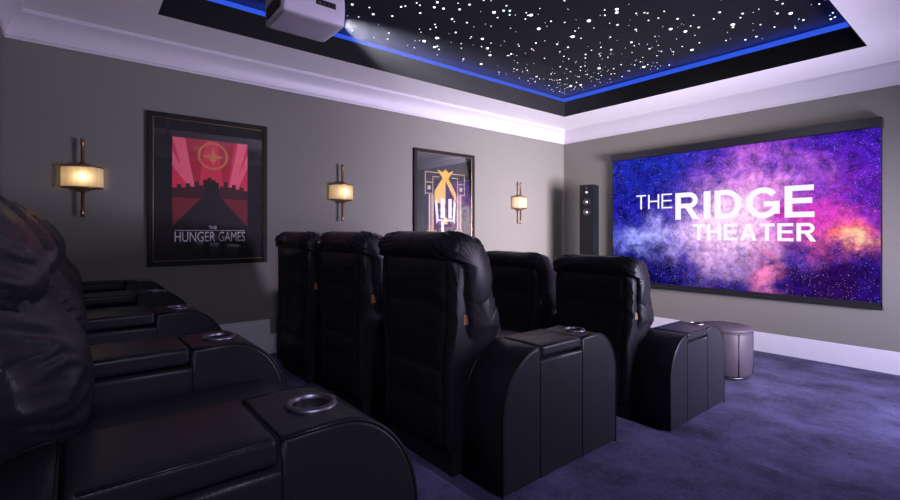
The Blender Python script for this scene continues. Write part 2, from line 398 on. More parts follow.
# star ceiling
SZ = 3.085
star = thing('star_ceiling_panel', 'black ceiling panel full of tiny twinkling star lights above the seats', 'ceiling panel', (0, 0, SZ))
link('panel', box_me('panel', M_starpanel, TX0-0.10, TX1+0.10, TY0-0.10, TY1+0.10, 0, 0.03), star)
led = thing('led_strip', 'glowing blue light strip running around the edge of the starry ceiling', 'light strip', (0, 0, 2.992))
bm = bmesh.new(); ring(bm, TX0-0.09, TX1+0.09, TY0-0.09, TY1+0.09, 0.01, 0, SZ-0.001-2.992)
link('diffuser', new_mesh('diffuser', bm, emit_mat('blue_diffuser', (0.030, 0.095, 0.75), 1.0), False), led)
bm = bmesh.new(); ring(bm, TX0-0.03, TX1+0.03, TY0-0.03, TY1+0.03, 0.014, 0, 0.004)
link('strip', new_mesh('strip', bm, M_led, False), led)
STARS = [(-3.32,1.7,3),(-3.28,1.83,2),(-3.36,1.91,3),(-3.29,2.05,3),(-3.11,2.02,3),(-3.08,2.04,2),(-2.98,2.08,2),(-3.1,2.2,3),(-2.95,2.23,3),(-2.87,2.2,3),(-2.92,2.3,3),(-2.85,2.41,3),(-2.74,2.42,3),(-3.02,2.47,3),(-2.99,2.61,3),(-3.2,2.66,3),(-3.18,2.83,2),(-2.71,2.66,4),(-2.76,2.75,2),(-2.64,2.7,3),(-2.61,2.74,3),(-2.66,2.79,2),(-2.91,2.82,2),(-2.83,2.98,1),(-3.23,2.46,2),(-3.19,2.42,2),(-3.35,2.37,1),(-3.59,2.2,3),(-3.71,2.26,3),(-3.75,1.92,3),(-3.48,1.84,2),(-3.53,2.55,4),(-3.58,2.48,1),(-3.55,2.51,1),(-3.4,2.6,4),(-3.58,2.71,4),(-3.55,2.72,3),(-3.6,2.78,2),(-3.15,2.94,4),(-3.29,3.06,2),(-3.28,3.13,4),(-3.39,3.27,4),(-3.17,3.07,2),(-3.44,2.93,2),(-3.64,3.13,3),(-3.63,3.37,4),(-3.69,3.7,2),(-2.62,2.46,2),(-2.57,2.66,2),(-3.28,3.43,2),(-3.23,3.41,2),(-3.51,3.75,2),(-2.55,2.87,2),(-2.63,2.95,2),(-2.55,2.93,4),(-2.68,3.18,4),(-2.52,3.15,2),(-2.9,3.4,3),(-3.02,3.48,2),(-3.24,3.42,2),(-3.29,3.42,2),(-3.05,3.33,2),(-2.79,3.58,3),(-2.89,3.75,2),(-2.77,3.72,3),(-2.59,3.55,4),(-2.31,3.39,4),(-2.17,3.41,2),(-2.05,3.39,4),(-2.08,3.44,4),(-2.2,3.65,3),(-1.99,3.58,2),(-1.94,3.62,2),(-1.93,3.65,2),(-1.99,3.78,2),(-2.15,3.86,3),(-2.32,4.09,3),(-1.82,3.94,3),(-1.95,4.09,4),(-2.29,4.37,3),(-2.25,4.25,1),(-2.25,4.53,2),(-2.18,4.63,2),(-2.38,3.83,2),(-2.54,4.1,3),(-2.57,3.97,2),(-2.77,4.01,3),(-2.83,4.09,2),(-2.94,3.88,2),(-3.1,3.77,2),(-3.15,4.09,2),(-3.01,4.27,2),(-3.08,4.36,2),(-2.91,4.46,4),(-2.58,4.8,4),(-2.52,4.77,2),(-2.7,4.55,2),(-2.82,4.6,2),(-2.93,4.73,2),(-2.9,4.75,2),(-2.9,4.91,2),(-3.03,4.69,2),(-3.11,4.53,2),(-3.38,4.79,4),(-3.48,4.73,4),(-3.36,4.68,2),(-3.42,4.44,3),(-3.36,4.2,2),(-3.52,4.14,3),(-3.51,3.75,2),(-3.51,3.8,2),(-3.45,3.9,2),(-3.64,4.51,2),(-3.71,4.81,2),(-2.38,4.96,2),(-2.23,2.95,2),(-1.83,3.39,3),(-2.24,2.88,3),(-1.55,4.09,3),(-1.63,4.18,2),(-1.78,4.25,3),(-1.89,4.24,4),(-2.04,4.72,4),(-1.92,4.6,2),(-1.57,4.42,4),(-1.59,4.48,3),(-1.44,4.26,3),(-1.48,4.33,2),(-1.33,4.28,1),(-1.42,4.61,2),(-1.53,4.86,3),(-1.62,4.86,3),(-1.74,4.74,2),(-1.36,4.76,2),(-1.26,4.48,3),(-1.19,4.56,4),(-1.18,4.2,4),(-1.18,4.32,2),(-1.16,4.79,3),(-1.25,4.92,2),(-1.01,4.95,3),(-0.98,4.93,3),(-0.97,4.82,2),(-0.93,4.78,3),(-0.95,4.49,3),(-1.0,4.55,2)]
STARS.sort(key=lambda q: -q[2])
R_ = {1: 0.004, 2: 0.0065, 3: 0.0095, 4: 0.0155}
def star_dome(bm, x, y, r, n=8):
    lathe(bm, [(r, 0.001), (r*0.95, -r*0.25), (r*0.6, -r*0.55), (0, -r*0.7)], n, (x, y, 0))
for i, (x, y, s) in enumerate(STARS[:99]):
    bm = bmesh.new(); star_dome(bm, 0, 0, R_[s]*random.uniform(0.85, 1.1), 10)
    link('star_light', new_mesh('star_light', bm, M_star if random.random() < 0.7 else M_star_b), star, (x, y, 0))
bm = bmesh.new()
for x, y, s in STARS[99:]: star_dome(bm, x, y, R_[s])
for i in range(330):
    if i < 170: x, y = random.uniform(TX0+.02, TX1-.02), random.uniform(TY0+.05, TY1-.02)
    else:
        x = TX0+0.03+abs(random.gauss(0, 1.0)); y = TY1-0.03-abs(random.gauss(0, 1.0))
        if not (TX0 < x < TX1 and TY0 < y < TY1): continue
    star_dome(bm, x, y, random.choice([0.0025, 0.003, 0.0035, 0.0045, 0.006]), 6)
so = link('star_lights', new_mesh('star_lights', bm, M_star), star); so['kind'] = 'stuff'

# crown moulding: a profile run round the room, mitred at the corners
def run(name, m, prof, corners):
    """prof: (out, z) from the wall; corners: (x, y, sx, sy) wall corner and inward signs"""
    bm = bmesh.new(); rings = []
    for x, y, sx, sy in corners: rings.append([bm.verts.new((x+sx*o_, y+sy*o_, z)) for o_, z in prof])
    for A, B in zip(rings, rings[1:]):
        for k in range(len(prof)-1): bm.faces.new((A[k], A[k+1], B[k+1], B[k]))
    me = new_mesh(name, bm, m, False)
    return struct(name, me)
crown = [(0, 2.62), (0.014, 2.62), (0.018, 2.630), (0.014, 2.637), (0.020, 2.641), (0.020, 2.650)]
for i in range(1, 9):
    u = i/8; crown.append((0.020 + 0.084*(u - 0.18*math.sin(PI*u)), 2.650 + 0.134*(u + 0.10*math.sin(PI*u))))
crown += [(0.110, 2.786), (0.110, 2.796), (0.115, 2.799), (0.115, ZC)]
run('trim_2', M_trim, crown, [(XR, YB, -1, 1), (XL, YB, 1, 1), (XL, YF, 1, -1), (XR, YF, -1, -1), (XR, YB, -1, 1)])
# baseboards
def baseboard(name, runs):
    bm = bmesh.new()
    for ax, a0, a1, z0, h in runs:
        if ax == 'y':
            bx(bm, XL, XL+0.018, a0, a1, z0, z0+h-0.028); bx(bm, XL, XL+0.012, a0, a1, z0+h-0.028, z0+h, bev=0.003)
        elif ax == 'f':
            bx(bm, a0, a1, YF-0.018, YF, z0, z0+h-0.028); bx(bm, a0, a1, YF-0.012, YF, z0+h-0.028, z0+h, bev=0.003)
        else:
            bx(bm, a0, a1, YB, YB+0.018, z0, z0+h)
    struct(name, new_mesh(name, bm, M_trim, False))
baseboard('baseboard_left', [('y', YB, Y2, P2, 0.175), ('y', Y2, 1.40, P1, 0.315), ('y', 1.40, Y1, P1, 0.175), ('y', Y1, 2.78, 0.0, 0.345), ('y', 2.78, YF, 0.0, 0.20)])
baseboard('baseboard_front', [('f', XL, XR, 0.0, 0.205)])
baseboard('baseboard_back', [('b', XL, XR, P2, 0.175)])

# ------------------------------------------------------------------ recliners
AW = 0.125          # arm half width
SHW = 0.285         # seat half width (between arms)
PITCH = 0.82
def wrinkle(s, th, p, k=1.0):
    """soft leather: low lumps everywhere, creases that run in from the side seams"""
    e = min(1, max(0, (abs(s)-0.30)/0.45))
    sd = math.copysign(9, s)
    d = 0.006*nz(p[0]*5+sd, p[1]*7, p[2]*6+5)
    w1 = th*30 + 2.2*nz(p[0]*5, th*7, sd) + 3.0*abs(s)
    r = 1-abs(nz(p[0]*4+sd, w1, 2.3))*2
    d += k*e*0.0070*(max(0, r)**2 - 0.35)
    r2 = 1-abs(nz(p[0]*7+sd, th*52 + 4*abs(s), 7.7))*2
    d += k*e*0.0025*(max(0, r2)**2 - 0.35)
    return d
# back shell with pads on its rear face
def shell_me():
    prof = [(-0.475, 0.10), (-0.497, 0.14)]
    seams = [0.14, 0.33, 0.48, 0.79, 1.00]
    for a, b in zip(seams, seams[1:]):
        for i in range(1, 15): prof.append((-0.500, a + (b-a)*i/14))
    prof += [(-0.485, 1.03), (-0.44, 1.045), (-0.39, 1.03), (-0.365, 0.95), (-0.36, 0.70), (-0.36, 0.45), (-0.36, 0.20), (-0.375, 0.11), (-0.42, 0.10)]
    prof = prof[::-1]
    def disp(s, th, p):
        if p[1] > -0.49: return 0
        d = 0; z = p[2]; sa = abs(s)
        for a, b in zip(seams, seams[1:]):
            if a <= z <= b:
                u = (z-a)/(b-a); d = 0.020*(max(0, math.sin(PI*u))**0.55) - 0.010
        g = min(1, abs(sa-0.80)/0.05)             # vertical seam on each side
        if sa < 0.80: d *= min(1, (0.80-sa)/0.10)
        else: d = 0.004
        d -= 0.008*(1-g)
        d += 0.005*nz(p[0]*6, 1.0, z*11) + 0.004*nz(p[0]*3, 4.0, z*26)
        return d
    def warp(v):
        k = 1.0 if v.z > 0.70 else (0.885 if v.z < 0.55 else 0.885 + 0.115*(v.z-0.55)/0.15)
        v.x *= k; v.y -= 0.012*max(0, v.z-0.3)
        if abs(v.x) > 0.24: v.y += 0.9*(abs(v.x)-0.24)**2*4 if v.y < -0.42 else 0
        return v
    return new_mesh('back_shell', loft(prof, 0.325, 56, 9, 0.02, disp, warp), M_leather_back)
def headrest_me():
    pts = [(-0.480, 1.000), (-0.512, 1.002), (-0.528, 1.040), (-0.518, 1.085), (-0.48, 1.115), (-0.43, 1.122), (-0.365, 1.105), (-0.300, 1.055), (-0.245, 0.985), (-0.215, 0.92), (-0.215, 0.85), (-0.25, 0.775), (-0.33, 0.745), (-0.415, 0.77), (-0.44, 0.87), (-0.455, 0.97)]
    prof = catmull(pts, 11)
    def warp(v):
        e = min(1, abs(v.x)/0.345)
        if v.y > -0.36: v.y = -0.36 + (v.y+0.36)*(1 - 0.42*e**3)
        return v
    return new_mesh('headrest', loft(prof, 0.345, 84, 7, 0.05, lambda s, th, p: wrinkle(s, th, p, 1.5), warp), M_leather)
def cushion_me():
    pts = [(-0.43, 1.02), (-0.29, 1.00), (-0.245, 0.90), (-0.195, 0.80), (-0.145, 0.72), (-0.130, 0.63), (-0.15, 0.54), (-0.20, 0.47), (-0.29, 0.44), (-0.39, 0.46), (-0.43, 0.55), (-0.43, 0.75)]
    prof = catmull(pts, 12)
    def warp(v):
        u = min(1, max(0, (v.z-0.56)/0.14)); k = 0.83 + 0.17*u*u*(3-2*u)
        e = min(1, abs(v.x)/0.33)
        if v.y > -0.36: v.y = -0.36 + (v.y+0.36)*(1 - 0.38*e**3)
        v.x *= k
        return v
    return new_mesh('back_cushion', loft(prof, 0.338, 80, 9, 0.05, lambda s, th, p: wrinkle(s, th, p, 2.2), warp), M_leather)
def seat_me():
    pts = [(-0.36, 0.33), (-0.36, 0.44), (-0.28, 0.475), (-0.05, 0.485), (0.20, 0.49), (0.34, 0.48), (0.405, 0.43), (0.405, 0.34), (0.36, 0.30), (0.0, 0.295), (-0.28, 0.295)]
    prof = catmull(pts, 5)
    return new_mesh('seat_cushion', loft(prof, 0.278, 30, 7, 0.1, lambda s, th, p: 0.02*(1-s*s)*(1 if p[2] > 0.45 else 0) + 0.003*nz(p[0]*9, p[1]*9, p[2])), M_leather)
def footrest_me():
    bm = soft_box((0.272, 0.035, 0.13), 0.025, (0, 0.405, 0.185), (0, 0.02, 0), 3, 8)
    return new_mesh('footrest', bm, M_leather)
def base_me():
    bm = bmesh.new(); bx(bm, -0.270, 0.270, -0.470, 0.37, 0.012, 0.30, bev=0.012)
    return new_mesh('base', bm, M_leather_back, False)

AL, AH = 0.425, 0.610
LY0, LY1 = -0.185, 0.125     # lid
def arm_top(front=True):
    """y,z outline of the arm from bottom rear over the top to bottom front"""
    o_ = [(-AL, 0.02)]
    for i in range(15):
        a = PI/2*i/14; o_.append((-AL + 0.25*(1-math.cos(a)), AH - 0.29 + 0.29*math.sin(a)))
    for i in range(13):
        a = PI/2*i/12; o_.append((AL - 0.185 + 0.185*math.sin(a), AH - 0.23 + 0.23*math.cos(a)))
    o_.append((AL, 0.02)); return o_
def notch(o_):
    a = [q for q in o_ if q[0] < LY0]; b = [q for q in o_ if q[0] > LY1]
    zt = AH
    return a + [(LY0-0.004, zt-0.003) if False else (LY0, zt-0.002), (LY0+0.003, zt-0.062), (LY1-0.003, zt-0.062), (LY1, zt-0.002)] + b
def arm_me():
    out = notch(arm_top())
    bm = bmesh.new(); rings = []
    n = len(out)
    for x, ins in ((-AW, 0.012), (-AW+0.0035, 0.0045), (-AW+0.012, 0), (AW-0.012, 0), (AW-0.0035, 0.0045), (AW, 0.012)):
        R = []
        for k in range(n):
            a, b = out[k-1], out[(k+1) % n]; p_ = out[k]
            e1 = Vector((p_[0]-a[0], p_[1]-a[1])).normalized(); e2 = Vector((b[0]-p_[0], b[1]-p_[1])).normalized()
            m1 = Vector((e1.y, -e1.x)); m2 = Vector((e2.y, -e2.x)); mm = (m1+m2); mm = mm/max(0.35, mm.length_squared)*2
            R.append(bm.verts.new((x, p_[0]+mm.x*ins, p_[1]+mm.y*ins)))
        rings.append(R)
    for A, B in zip(rings, rings[1:]):
        for k in range(n): bm.faces.new((A[k], A[(k+1) % n], B[(k+1) % n], B[k]))
    bm.faces.new(rings[0]); bm.faces.new(rings[-1])
    me = new_mesh('armrest_solid', bm, M_leather)
    # bore the cup holder
    bm = bmesh.new(); lathe(bm, [(0, 0.53), (0.043, 0.53), (0.043, 0.70), (0, 0.70)], 40, (0, CUPY, 0)); bmesh.ops.recalc_face_normals(bm, faces=bm.faces[:])
    mc = new_mesh('cutter', bm, M_leather)
    a = link('tmp_arm', me); c = link('tmp_cut', mc)
    md = a.modifiers.new('b', 'BOOLEAN'); md.object = c; md.operation = 'DIFFERENCE'; md.solver = 'EXACT'
    dg = bpy.context.evaluated_depsgraph_get(); dg.update()
    r = bpy.data.meshes.new_from_object(a.evaluated_get(dg)); r.name = 'armrest'
    bpy.data.objects.remove(a); bpy.data.objects.remove(c)
    for p_ in r.polygons: p_.use_smooth = len(p_.vertices) <= 4
    return r
CUPY = 0.232
def piping_mes():
    """the welts of one arm: one mesh per continuous welt"""
    o_ = arm_top(); out = []
    for sx in (-1, 1):
        x = sx*(AW-0.004)
        for seg in ([q for q in o_ if q[0] < LY0] + [(LY0, AH-0.003)], [(LY1, AH-0.003)] + [q for q in o_ if q[0] > LY1]):
            bm = bmesh.new(); tube(bm, [(x, y*0.994, z-0.003) for y, z in seg], 0.0048, 6)
            out.append(('piping', new_mesh('piping', bm, M_piping)))
    for y in (LY0-0.002, LY1+0.002):
        bm = bmesh.new()
        tube(bm, [(-AW, y, 0.03), (-AW, y, AH-0.05), (-AW+0.004, y, AH-0.003), (AW-0.004, y, AH-0.003), (AW, y, AH-0.05), (AW, y, 0.03)], 0.0026, 5)
        out.append(('seam', new_mesh('seam', bm, M_piping)))
    return out
def lid_me():
    hy = (LY1-LY0)/2-0.006
    bm = soft_box((AW+0.002, hy, 0.026), 0.013, (0, (LY0+LY1)/2, AH-0.024), (0, 0, 0.006), 3, 8)
    return new_mesh('lid', bm, M_leather)
def lid_piping_me(sx):
    bm = bmesh.new(); tube(bm, [(sx*(AW-0.003), LY0+0.02, AH-0.0035), (sx*(AW-0.003), LY1-0.02, AH-0.0035)], 0.0042, 6)
    return new_mesh('piping', bm, M_piping)
def ring_me():
    bm = bmesh.new()
    lathe(bm, [(0.041, AH-0.004), (0.0415, AH+0.004), (0.044, AH+0.0065), (0.049, AH+0.0065), (0.0545, AH+0.004), (0.056, AH-0.001), (0.054, AH-0.004), (0.041, AH-0.004)], 48, (0, CUPY, 0))
    return new_mesh('cup_holder_ring', bm, M_chrome)
def cup_me():
    bm = bmesh.new()
    lathe(bm, [(0.0425, AH-0.003), (0.0425, 0.536), (0.040, 0.533), (0, 0.533), (0, 0.537), (0.037, 0.538), (0.0405, 0.543), (0.0410, AH-0.003), (0.0425, AH-0.003)], 40, (0, CUPY, 0))
    return new_mesh('cup', bm, M_cup)
def tag_me(shell):
    """small sewn-on tag lying flat on the side of the back shell"""
    from mathutils.bvhtree import BVHTree
    bv = BVHTree.FromPolygons([v.co for v in shell.vertices], [p_.vertices for p_ in shell.polygons])
    hit, nr, _, _ = bv.ray_cast(Vector((0.6, -0.425, 0.725)), Vector((-1, 0, 0)))
    zx = (Vector((0, 0, 1)) - nr*nr.z).normalized(); yx = zx.cross(nr)
    bm = bmesh.new(); bx(bm, -0.002, 0.002, -0.015, 0.015, -0.024, 0.024, bev=0.001)
    for v in bm.verts: v.co = hit + nr*(v.co.x+0.001) + yx*v.co.y + zx*v.co.z
    return new_mesh('leather_tag', bm, M_tag, False)
def control_me():
    bm = bmesh.new(); bx(bm, AW, AW+0.006, 0.02, 0.14, AH-0.11, AH-0.07, bev=0.002)
    bx(bm, AW+0.006, AW+0.010, 0.04, 0.07, AH-0.10, AH-0.08, bev=0.001); bx(bm, AW+0.006, AW+0.010, 0.09, 0.12, AH-0.10, AH-0.08, bev=0.001)
    return new_mesh('control_panel', bm, M_plastic, False)
ME = dict(back_shell=shell_me(), headrest=headrest_me(), back_cushion=cushion_me(), seat_cushion=seat_me(), footrest=footrest_me(), base=base_me())
ARM, PIP, LID, RING, CUP, TAG, CTRL = arm_me(), piping_mes(), lid_me(), ring_me(), cup_me(), tag_me(ME['back_shell']), control_me()
LP0, LP1 = lid_piping_me(-1), lid_piping_me(1)
def recliner(x, y, z, label, group, left_arm=False, controls=False, leather_tag=False):
    r = thing('theater_recliner', label, 'recliner', (x, y, z), 0, group)
    for k, me in ME.items(): link(k, me, r)
    for ax in ([AW+SHW] + ([-AW-SHW] if left_arm else [])):
        a = link('armrest', ARM, r, (ax, 0, 0))
        link('lid', LID, a);
        for nm, me in PIP + [('piping', LP0), ('piping', LP1)]: link(nm, me, a)
        q = link('cup_holder_ring', RING, a); q['label'] = 'chrome cup holder ring'
        link('cup', CUP, a)
        if controls: link('control_panel', CTRL, a)
    if leather_tag:
        q = link('leather_tag', TAG, r); q['label'] = 'tan leather tag'
    return r
G = 'black leather theater recliners'
bx0, by0 = -0.965-AW-SHW, 0.165
for k, lab in enumerate((
    'black leather recliner nearest the camera in the back row, widest armrest with chrome cup holder',
    'second black leather recliner from the camera in the back row along the rear wall',
    'third black leather recliner from the camera in the back row along the rear wall',
    'farthest black leather recliner of the back row, against the side wall below the posters')):
    recliner(bx0-PITCH*k, by0, P2, lab, G, left_arm=(k == 3), controls=(k == 3))
mx0, my0 = -1.345-2*AW-SHW, 1.795
for k, lab in enumerate((
    'largest black leather recliner seen from behind in the middle row, at its open aisle end',
    'black leather recliner in the center of the middle row, seen from behind',
    'black leather recliner at the far wall end of the middle row, seen from behind')):
    recliner(mx0-0.832*k, my0, P1, lab, G, left_arm=(k == 2), leather_tag=True)
fx0, fy0 = -1.40-2*AW-SHW, 3.36
for k, lab in enumerate((
    'black leather recliner at the aisle end of the front row, left of the round ottoman',
    'second black leather recliner of the front row, partly hidden behind the largest middle-row seat')):
    recliner(fx0-PITCH*k, fy0, 0, lab, G, left_arm=(k == 1), leather_tag=True)

# ------------------------------------------------------------------ ottoman
ot = thing('ottoman', 'round purple-grey leather ottoman on the carpet beyond the front recliner', 'ottoman', (-1.70, 4.60, 0))
bm = bmesh.new()
lathe(bm, [(0, 0.022), (0.20, 0.022), (0.212, 0.04), (0.216, 0.20), (0.214, 0.385), (0.205, 0.41), (0, 0.41)], 48)
link('body', new_mesh('body', bm, M_ottoman), ot)
bm = bmesh.new(); lathe(bm, [(0, 0.405), (0.195, 0.405), (0.214, 0.412), (0.218, 0.425), (0.208, 0.44), (0.15, 0.452), (0, 0.456)], 48)
link('seat_top', new_mesh('seat_top', bm, M_ottoman), ot)
bm = bmesh.new()
for k in range(6):
    a = 2*PI*k/6+0.35; tube(bm, [(0.216*math.cos(a), 0.216*math.sin(a), 0.03), (0.218*math.cos(a), 0.218*math.sin(a), 0.2), (0.216*math.cos(a), 0.216*math.sin(a), 0.40)], 0.004, 6)
tube(bm, [(0.217*math.cos(2*PI*k/48), 0.217*math.sin(2*PI*k/48), 0.408) for k in range(48)], 0.0045, 6, closed=True)
link('piping', new_mesh('ottoman_piping', bm, M_ottoman), ot)
bm = bmesh.new(); lathe(bm, [(0, 0), (0.195, 0), (0.195, 0.024), (0, 0.024)], 40); link('base', new_mesh('ottoman_base', bm, M_plastic), ot)

# ------------------------------------------------------------------ projection screen
sc_ = thing('projection_screen', 'wide projection screen showing a purple nebula and white title lettering on front wall', 'screen', (-2.165, YF-0.05, 0))
ZS = (0.637+2.247)/2
o_ = link('picture', box_me('picture', M_screen, -SW/2, SW/2, -0.002, 0.002, -SH/2, SH/2), sc_, (0, 0, ZS))
bm = bmesh.new(); bx(bm, -1.37, 1.37, -0.045, 0.05, 2.25, 2.34, bev=0.006); link('housing', new_mesh('housing', bm, M_plastic, False), sc_)
bm = bmesh.new()
for x in (-SW/2-0.010, SW/2-0.002): bx(bm, x, x+0.012, -0.003, 0.003, 0.60, 2.26)
bx(bm, -SW/2-0.01, SW/2+0.01, -0.003, 0.003, 0.60, 0.64)
link('border', new_mesh('border', bm, M_plastic, False), sc_)
bm = bmesh.new(); bx(bm, -1.375, 1.375, -0.016, 0.016, 0.573, 0.606, bev=0.005); link('weight_bar', new_mesh('weight_bar', bm, M_plastic, False), sc_)
def strip(P, t):
    """a pen stroke of width t along the points P, as flat quads"""
    L = []; n = len(P)
    for i, p_ in enumerate(P):
        a = Vector(P[max(i-1, 0)]); b = Vector(P[min(i+1, n-1)]); d = (b-a).normalized(); q = Vector((-d.y, d.x))*t/2
        L.append((Vector(p_)+q, Vector(p_)-q))
    return [[L[i][0], L[i][1], L[i+1][1], L[i+1][0]] for i in range(n-1)]
def arc(cx, cz, rx, rz, a0, a1, n=22): return [(cx+rx*math.cos(math.radians(a0+(a1-a0)*k/n)), cz+rz*math.sin(math.radians(a0+(a1-a0)*k/n))) for k in range(n+1)]
def rc(x0, x1, z0, z1): return [(x0, z0), (x1, z0), (x1, z1), (x0, z1)]
def glyph(c, w_, h, t):
    m = h/2; b = t*0.84
    if c == 'T': return [rc(0, w_, h-b, h), rc(w_/2-t/2, w_/2+t/2, 0, h-b)]
    if c == 'H': return [rc(0, t, 0, h), rc(w_-t, w_, 0, h), rc(t, w_-t, m-b/2+0.02*h, m+b/2+0.02*h)]
    if c == 'E': return [rc(0, t, 0, h), rc(t, w_, 0, b), rc(t, w_*0.93, m-b/2+0.02*h, m+b/2+0.02*h), rc(t, w_*0.98, h-b, h)]
    if c == 'I': return [rc(0, t, 0, h)]
    if c == 'A': return [[(0, 0), (t*1.05, 0), (w_/2+t*0.02, h*0.76), (w_/2+t*0.55, h), (w_/2-t*0.55, h)], [(w_, 0), (w_/2+t*0.55, h), (w_/2-t*0.02, h*0.76), (w_-t*1.05, 0)], rc(w_*0.24, w_*0.76, h*0.22, h*0.22+b)]
    if c == 'D': return [rc(0, t, 0, h)] + strip([(t, b/2)] + [(w_*0.42, b/2)] + arc(w_*0.42, m, w_*0.58-t/2, m-b/2, -90, 90) + [(t, h-b/2)], (t+b)/2)
    if c == 'R':
        r = h*0.29; zc = h-r
        return [rc(0, t, 0, h)] + strip([(t, h-b/2), (w_*0.60, h-b/2)] + arc(w_*0.58, zc, w_*0.36-t/2, r-b/2, 90, -90) + [(t, zc-r+b/2)], b) + [[(w_*0.40, h*0.45), (w_*0.40+t*1.15, h*0.45), (w_, 0), (w_-t*1.2, 0)]]
    if c == 'G': return strip(arc(w_*0.51, m, w_*0.51-t/2, m-b/2, 38, 330, 44), (t+b)/2) + [rc(w_*0.54, w_, m-b*0.75, m+b*0.25), rc(w_-t, w_, h*0.13, m-b*0.1)]
PROP = dict(T=0.90, H=1.0, E=0.93, I=0.34, A=1.08, D=1.04, R=1.06, G=1.16)
def T(body, x0, x1, z0, z1, tk):
    h = z1-z0; gap = 0.16 if tk > 0.15 else 0.20
    wd = [PROP[c]*h*0.72 if c != 'I' else tk*h for c in body]; tot = sum(wd)+gap*h*(len(body)-1)*0.72
    k = (x1-x0)/tot; x = x0; root = None
    for c, w_ in zip(body, wd):
        bm = bmesh.new()
        for q in glyph(c, w_*k, h, tk*h*(k if c == 'I' else 1)): prism(bm, [(p_[0], p_[1]) for p_ in q], -0.0045, -0.003)
        link('letter', new_mesh('letter', bm, M_title, False), sc_, (x+2.165, 0, z0)); x += (w_+gap*h*0.72)*k
T('THE', -3.18, -2.71, 1.585, 1.768, 0.115)
T('RIDGE', -2.672, -1.297, 1.440, 1.766, 0.205)
T('THEATER', -2.468, -1.283, 1.195, 1.382, 0.205)

# ------------------------------------------------------------------ tower speaker
sp = thing('tower_speaker', 'tall slim black tower speaker in the corner left of the screen', 'speaker', (-3.69, 5.46, 0), math.radians(14))
bm = bmesh.new(); pts = [(-0.095, -0.16), (0.095, -0.16), (0.098, -0.05), (0.085, 0.07), (0.055, 0.16), (-0.055, 0.16), (-0.085, 0.07), (-0.098, -0.05)]
A = [bm.verts.new((x, y, 0.03)) for x, y in pts]; B = [bm.verts.new((x, y, 1.92)) for x, y in pts]
bm.faces.new(A); bm.faces.new(B[::-1])
for i in range(len(pts)): j = (i+1) % len(pts); bm.faces.new((A[i], B[i], B[j], A[j]))
link('cabinet', new_mesh('cabinet', bm, M_blackgloss, False), sp)
bm = bmesh.new(); bx(bm, -0.12, 0.12, -0.19, 0.19, 0.0, 0.03, bev=0.006); link('plinth', new_mesh('plinth', bm, M_plastic, False), sp)
M_cone = pmat('speaker_cone', (0.014, 0.014, 0.017), 0.6); M_dust = pmat('silver_dust_cap', (0.75, 0.75, 0.82), 0.3, 0.5)
for z, r in ((1.875, 0.016), (1.82, 0.028), (1.69, 0.05), (1.555, 0.05)):
    bm = bmesh.new(); lathe(bm, [(r, -0.161), (r*1.0, -0.166), (r*0.86, -0.166), (r*0.8, -0.162), (r*0.3, -0.1615)], 28, (0, 0, 0), 'y')
    d = link('driver', new_mesh('driver', bm, M_cone), sp, (0, 0, z))
    bm = bmesh.new(); lathe(bm, [(0.016 if r > 0.02 else 0.004, -0.1612), (0.012 if r > 0.02 else 0.003, -0.166), (0, -0.169)], 20, (0, 0, 0), 'y'); link('dust_cap', new_mesh('dust_cap', bm, M_dust), d)

# ------------------------------------------------------------------ projector
pj = thing('projector', 'white ceiling-hung projector below the starry panel', 'projector', (-2.205, 0.875, 2.29))
M_pj = pmat('white_plastic', (0.60, 0.56, 0.68), 0.4, var=0.02); M_pjd = pmat('grey_grille', (0.03, 0.03, 0.03), 0.5)
bm = bmesh.new()
prof = catmull([(-0.112, 0.0), (0.0, 0.0), (0.105, 0.0), (0.125, 0.02), (0.132, 0.08), (0.125, 0.14), (0.10, 0.155), (0.0, 0.158), (-0.10, 0.155), (-0.125, 0.14), (-0.132, 0.08), (-0.125, 0.02)], 4)
prof = [(x, max(0, z)) for x, z in prof]
R0 = None; rings = []
for y, s in ((-0.150, 0.93), (-0.145, 0.98), (-0.13, 1.0), (0.12, 1.0), (0.143, 0.985), (0.150, 0.95)):
    rings.append([bm.verts.new((x*s, y, 0.078+(z-0.078)*s)) for x, z in prof])
for A, B in zip(rings, rings[1:]):
    for k in range(len(prof)): bm.faces.new((A[k], A[(k+1) % len(prof)], B[(k+1) % len(prof)], B[k]))
bm.faces.new(rings[0]); bm.faces.new(rings[-1])
link('body', new_mesh('projector_body', bm, M_pj), pj)
bm = bmesh.new(); bx(bm, -0.095, 0.095, -0.156, -0.148, 0.025, 0.085, bev=0.003)
for k in range(5): bx(bm, -0.09, 0.09, -0.159, -0.154, 0.031+0.010*k, 0.035+0.010*k)
link('vent', new_mesh('vent', bm, M_pjd, False), pj)
bm = bmesh.new(); lathe(bm, [(0.055, 0.145), (0.055, 0.158), (0.046, 0.160), (0.040, 0.152), (0, 0.152)], 32, (0.02, 0, 0.078), 'y'); ln = link('lens_ring', new_mesh('lens_ring', bm, M_plastic), pj)
bm = bmesh.new(); lathe(bm, [(0.040, 0.150), (0.036, 0.156), (0.02, 0.161), (0, 0.1625)], 28, (0.02, 0, 0.078), 'y'); link('lens', new_mesh('lens', bm, emit_mat('lens_light', (0.9, 0.85, 1.0), 6)), ln)
bm = bmesh.new(); bx(bm, 0.128, 0.1335, 0.0, 0.10, 0.066, 0.094, bev=0.002); bp = link('button_panel', new_mesh('button_panel', bm, M_plastic, False), pj)
for k in range(4):
    bm = bmesh.new(); lathe(bm, [(0.011 if k == 0 else 0.007, 0.1330), (0.010 if k == 0 else 0.006, 0.136), (0, 0.1362)], 14, (0, 0.016+0.023*k, 0.08), 'x'); link('button', new_mesh('button', bm, M_pjd), bp)
